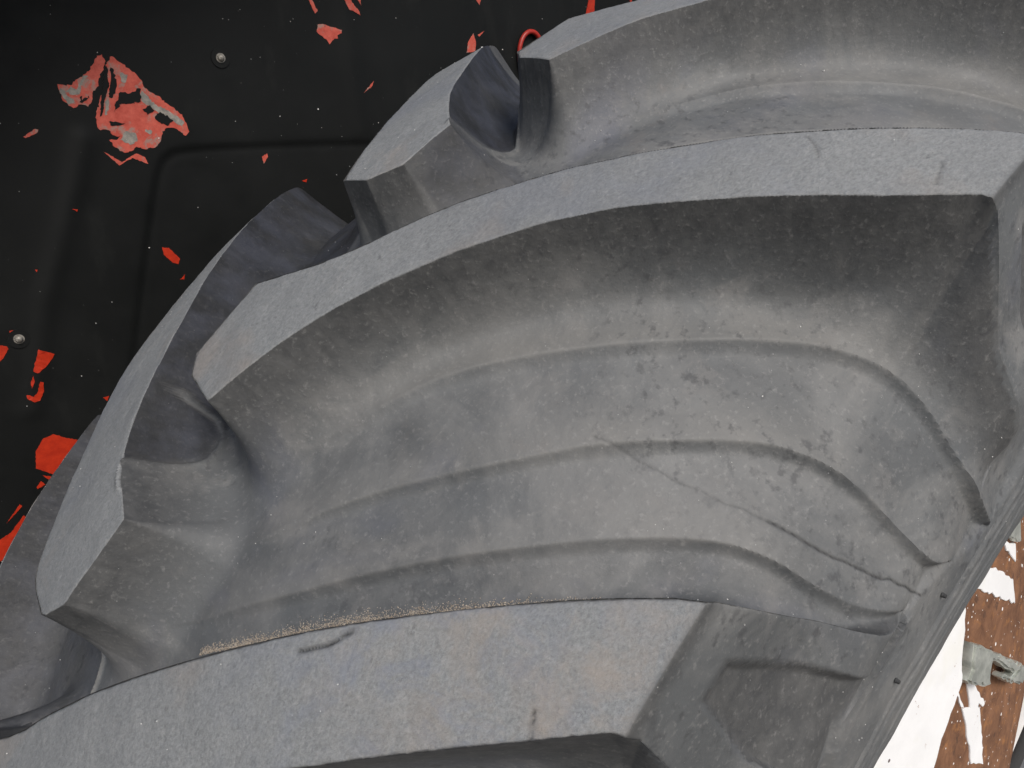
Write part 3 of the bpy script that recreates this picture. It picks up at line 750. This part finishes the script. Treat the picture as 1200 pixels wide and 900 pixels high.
# sand caught along the foot of the lower bar
ths = np.linspace(-.27, .60, int((.60+.27)*.82/FINE)); bs = np.linspace(-.25, .455, int((.455+.25)/FINE))
def at(th, b):
    i = np.clip(np.searchsorted(ths, th), 0, len(ths)-1); j = np.clip(np.searchsorted(bs, b), 0, len(bs)-1)
    return i*len(bs)+j
sp = np.array(SANDLINE); s_ = rng.random(7000); u = s_*(len(sp)-1); k = np.clip(u.astype(int), 0, len(sp)-2); f = u-k
th = sp[k, 0]*(1-f)+sp[k+1, 0]*f; b = sp[k, 1]*(1-f)+sp[k+1, 1]*f
spread = abs(rng.normal(0, .0015, len(th)))*(.35+1.1*np.sin(np.pi*np.clip(s_*.8+.15, 0, 1)))
th = th + (spread+SAND_OFF)/SC*.9 ; b = b - (spread+SAND_OFF)*.55
clump = .55+.45*np.sin(s_*41+2*np.sin(s_*17))*np.cos(s_*73)
keep = rng.random(len(th)) < np.where(spread < .0012, 1, .35+.65*clump)*np.clip((1-s_)*5, .15, 1)
idx = at(th[keep], b[keep]); sz = rng.uniform(.00012, .00032, len(idx))
sand = grains('sand', FV[idx]+FN[idx]*(sz*.5)[:, None]+rng.uniform(-.0005, .0005, (len(idx), 3)), sz, M_SAND)
tag(sand, 'line of tan sand grains caught in the groove above the lowest tread bar', 'sand', kind='stuff')
idx = rng.integers(0, nfine, 9000); cl = vnoise(FV[idx, 0]/SC, FV[idx, 2]+FV[idx, 1], .03, 77); idx = idx[rng.random(len(idx)) < .35*np.clip(cl, 0, 1)**2]; sz = rng.uniform(.00018, .00034, len(idx))*np.where(rng.random(len(idx)) < .06, 2.0, 1)
cr = grains('dust_crumbs', FV[idx]+FN[idx]*(sz*.4)[:, None], sz, M_CRUMB)
tag(cr, 'tiny pale crumbs scattered over the grey tyre tread', 'crumbs', kind='stuff')

# ------------------------------------------------------------------ black panel behind the tyre
def seg_d(X, Z, pts): return polyline_dist(X, Z, pts)
PY = .45
px = np.linspace(-1.0, .6, 560); pz = np.linspace(.1, 1.15, 380)
X, Z = np.meshgrid(px, pz, indexing='ij')
emb = smooth_poly(EMB, 2)
d = seg_d(X, Z, emb)
poly_in = [tuple(p) for p in emb] + [(-.30, .0), (.9, .0), (.9, emb[0][1])]
ins = inside(X, Z, poly_in)
dep = .0022*sstep(-.004, .004, np.where(ins, d, -d)) + .0008*np.exp(-(d/.004)**2)
dc = seg_d(X, Z, CREASE); dep = dep - .0020*np.exp(-(dc/.010)**2)
dc = seg_d(X, Z, [(-.25,.70),(-.262,.86),(-.26,1.2)]); dep = dep - .0016*np.exp(-(dc/.012)**2)
dep = dep + .0012*vnoise(X/SC, Z, .22, 31) + .0004*vnoise(X/SC, Z, .06, 32)
Y = PY + dep
def panel_y(x, z):
    i = int(np.clip((x+1.0)/1.6*559, 0, 559)); j = int(np.clip((z-.1)/1.05*379, 0, 379)); return float(Y[i, j])
FEND_W = .12
panel_root = empty('fender_panel', (0, PY, -.2))
tag(panel_root, 'black painted metal panel with red undercoat showing through chips behind the tyre', 'panel')
Fp = grid_faces(560, 380)[:, ::-1]
pm = link_obj('panel_sheet', np_mesh('panel_sheet', np.stack([X, Y, Z], -1).reshape(-1, 3), Fp), M_PANEL, panel_root)
bm = bmesh.new()
def bx(bm, x0, x1, y0, y1, z0, z1):
    r = bmesh.ops.create_cube(bm, size=1); m = Matrix.Translation(((x0+x1)/2, (y0+y1)/2, (z0+z1)/2)) @ Matrix.Diagonal((x1-x0, y1-y0, z1-z0, 1))
    bmesh.ops.transform(bm, verts=r['verts'], matrix=m)
bx(bm, -1.0, .6, PY+.012, PY+.018, .1, 1.15)
bx(bm, -1.02, -1.0, PY-.01, PY+.018, .1, 1.15); bx(bm, .6, .62, PY-.01, PY+.018, .1, 1.15)
bx(bm, -1.02, .62, PY-.01, PY+.018, .08, .1); bx(bm, -1.02, .62, PY-.03, PY+.018, 1.15, 1.17)
link_obj('panel_frame', bm_mesh('panel_frame', bm), M_PANEL, panel_root)
for ch in (pm, panel_root.children[-1]): ch.location = (0, -PY, .2)
def jag(pts, step, amp):
    o = []
    for i in range(len(pts)):
        p, q = pts[i], pts[(i+1) % len(pts)]; L = math.hypot(q[0]-p[0], q[1]-p[1]); k = max(1, int(L/step)); o.append(p)
        for s in range(1, k):
            t = s/k; o.append((p[0]+(q[0]-p[0])*t+random.uniform(-amp, amp), p[1]+(q[1]-p[1])*t+random.uniform(-amp, amp)))
    return o
def chip(name, pts, lift, mat, par, lab=None, amp=.0009):
    """a flake or bare spot following the sheet: thin slab with its own edge"""
    bm = bmesh.new(); pts = jag(pts, .0016, amp)
    vs = [bm.verts.new((x, panel_y(x, z)-lift, z)) for x, z in pts]
    f = bm.faces.new(vs)
    r = bmesh.ops.extrude_face_region(bm, geom=[f])
    bmesh.ops.translate(bm, verts=[e for e in r['geom'] if isinstance(e, bmesh.types.BMVert)], vec=(0, lift+.004, 0))
    bmesh.ops.triangulate(bm, faces=[ff for ff in bm.faces if len(ff.verts) > 4])
    o = link_obj(name, bm_mesh(name, bm), mat, par)
    o.location = (0, -PY, .2)
    if lab: o['label'] = lab
    return o
for i, c in enumerate(CHIPS):
    fresh = 2 < i < 15 or i > 24
    ob = chip('paint_chip', c, .0005, M_REDF if fresh else M_RED, panel_root,
              {0: 'left half of the large chipped red patch', 1: 'large angular red patch with grey streaks', 7: 'rounded bright red chip beside the tyre'}.get(i), amp=.0004 if i not in (0, 1) else .0008)
for c in GREYS: chip('primer_patch', c, .0007, M_GREY, panel_root, amp=.0009)
for c in HOLES: chip('paint_remnant', c, .0009, M_PANEL, panel_root, amp=.0010)
for x, z in BOLTS:
    bm = bmesh.new()
    bmesh.ops.create_cone(bm, cap_ends=True, segments=24, radius1=.0046, radius2=.0044, depth=.002)
    r = bmesh.ops.create_uvsphere(bm, u_segments=16, v_segments=8, radius=.0034)
    bmesh.ops.scale(bm, verts=r['verts'], vec=(1, 1, .9)); bmesh.ops.translate(bm, verts=r['verts'], vec=(0, 0, .0012))
    bmesh.ops.rotate(bm, verts=bm.verts, cent=(0, 0, 0), matrix=Matrix.Rotation(math.pi/2, 3, 'X'))
    w_ = link_obj('bolt', bm_mesh('bolt', bm), M_BOLT, panel_root)
    w_.location = (x, panel_y(x, z)-.0010-PY, z+.2)
    bm = bmesh.new()
    bmesh.ops.create_circle(bm, cap_ends=True, segments=28, radius=.0090)
    bmesh.ops.rotate(bm, verts=bm.verts, cent=(0, 0, 0), matrix=Matrix.Rotation(math.pi/2, 3, 'X'))
    r = bmesh.ops.extrude_face_region(bm, geom=list(bm.faces))
    bmesh.ops.translate(bm, verts=[e for e in r['geom'] if isinstance(e, bmesh.types.BMVert)], vec=(0, .006, 0))
    ww = link_obj('washer', bm_mesh('washer', bm), M_PANEL, w_); ww.location = (0, -.0002, 0)
n = 300
ax = np.stack([rng.uniform(-.75, .25, n), rng.uniform(.2, 1.0, n)], 1)
pp = np.array([(x, panel_y(x, z)-.0004, z) for x, z in ax]); szz = rng.uniform(.0003, .0007, n)*np.where(rng.random(n) < .1, 1.8, 1)
dc = grains('panel_dust', pp, szz, M_CRUMB)
tag(dc, 'tiny white specks of dirt stuck on the black panel', 'specks', kind='stuff')
# unseen fender top over the wheel, added and sized to shade the tyre
V = []; na, nb = 90, 14
for i in range(na):
    a = -1.25 + 2.1*i/(na-1)
    for j in range(nb):
        t = j/(nb-1); lat = -.45 + FEND_W*t; r = 1.06 - .05*(1-t)**6 - .03*max(0, (t-.85)/.15)**2
        V.append((r*math.sin(a), -lat-PY, r*math.cos(a)+.2))
arch = link_obj('fender_top', np_mesh('fender_top', V, grid_faces(na, nb)), M_PANEL, panel_root)
sol = arch.modifiers.new('thickness', 'SOLIDIFY'); sol.thickness = .004
# red ring standing off the panel
n1, n2 = 48, 12; V = []
rx, rz, rt = .0200, .0270, .0030
cx, cz = RING[0][0]+.0, RING[0][1]
for i in range(n1):
    a = 2*math.pi*i/n1
    for j in range(n2):
        q = 2*math.pi*j/n2
        V.append(((rx+rt*math.cos(q))*math.cos(a), rt*math.sin(q), (rz+rt*math.cos(q))*math.sin(a)))
Fq = [(i*n2+j, ((i+1) % n1)*n2+j, ((i+1) % n1)*n2+(j+1) % n2, i*n2+(j+1) % n2) for i in range(n1) for j in range(n2)]
ring = link_obj('red_ring', np_mesh('red_ring', V, Fq), M_HOSE)
ring.location = (cx, PY-.004, cz)
tag(ring, 'small red ring on the black panel, half hidden by the top tread bar', 'ring')
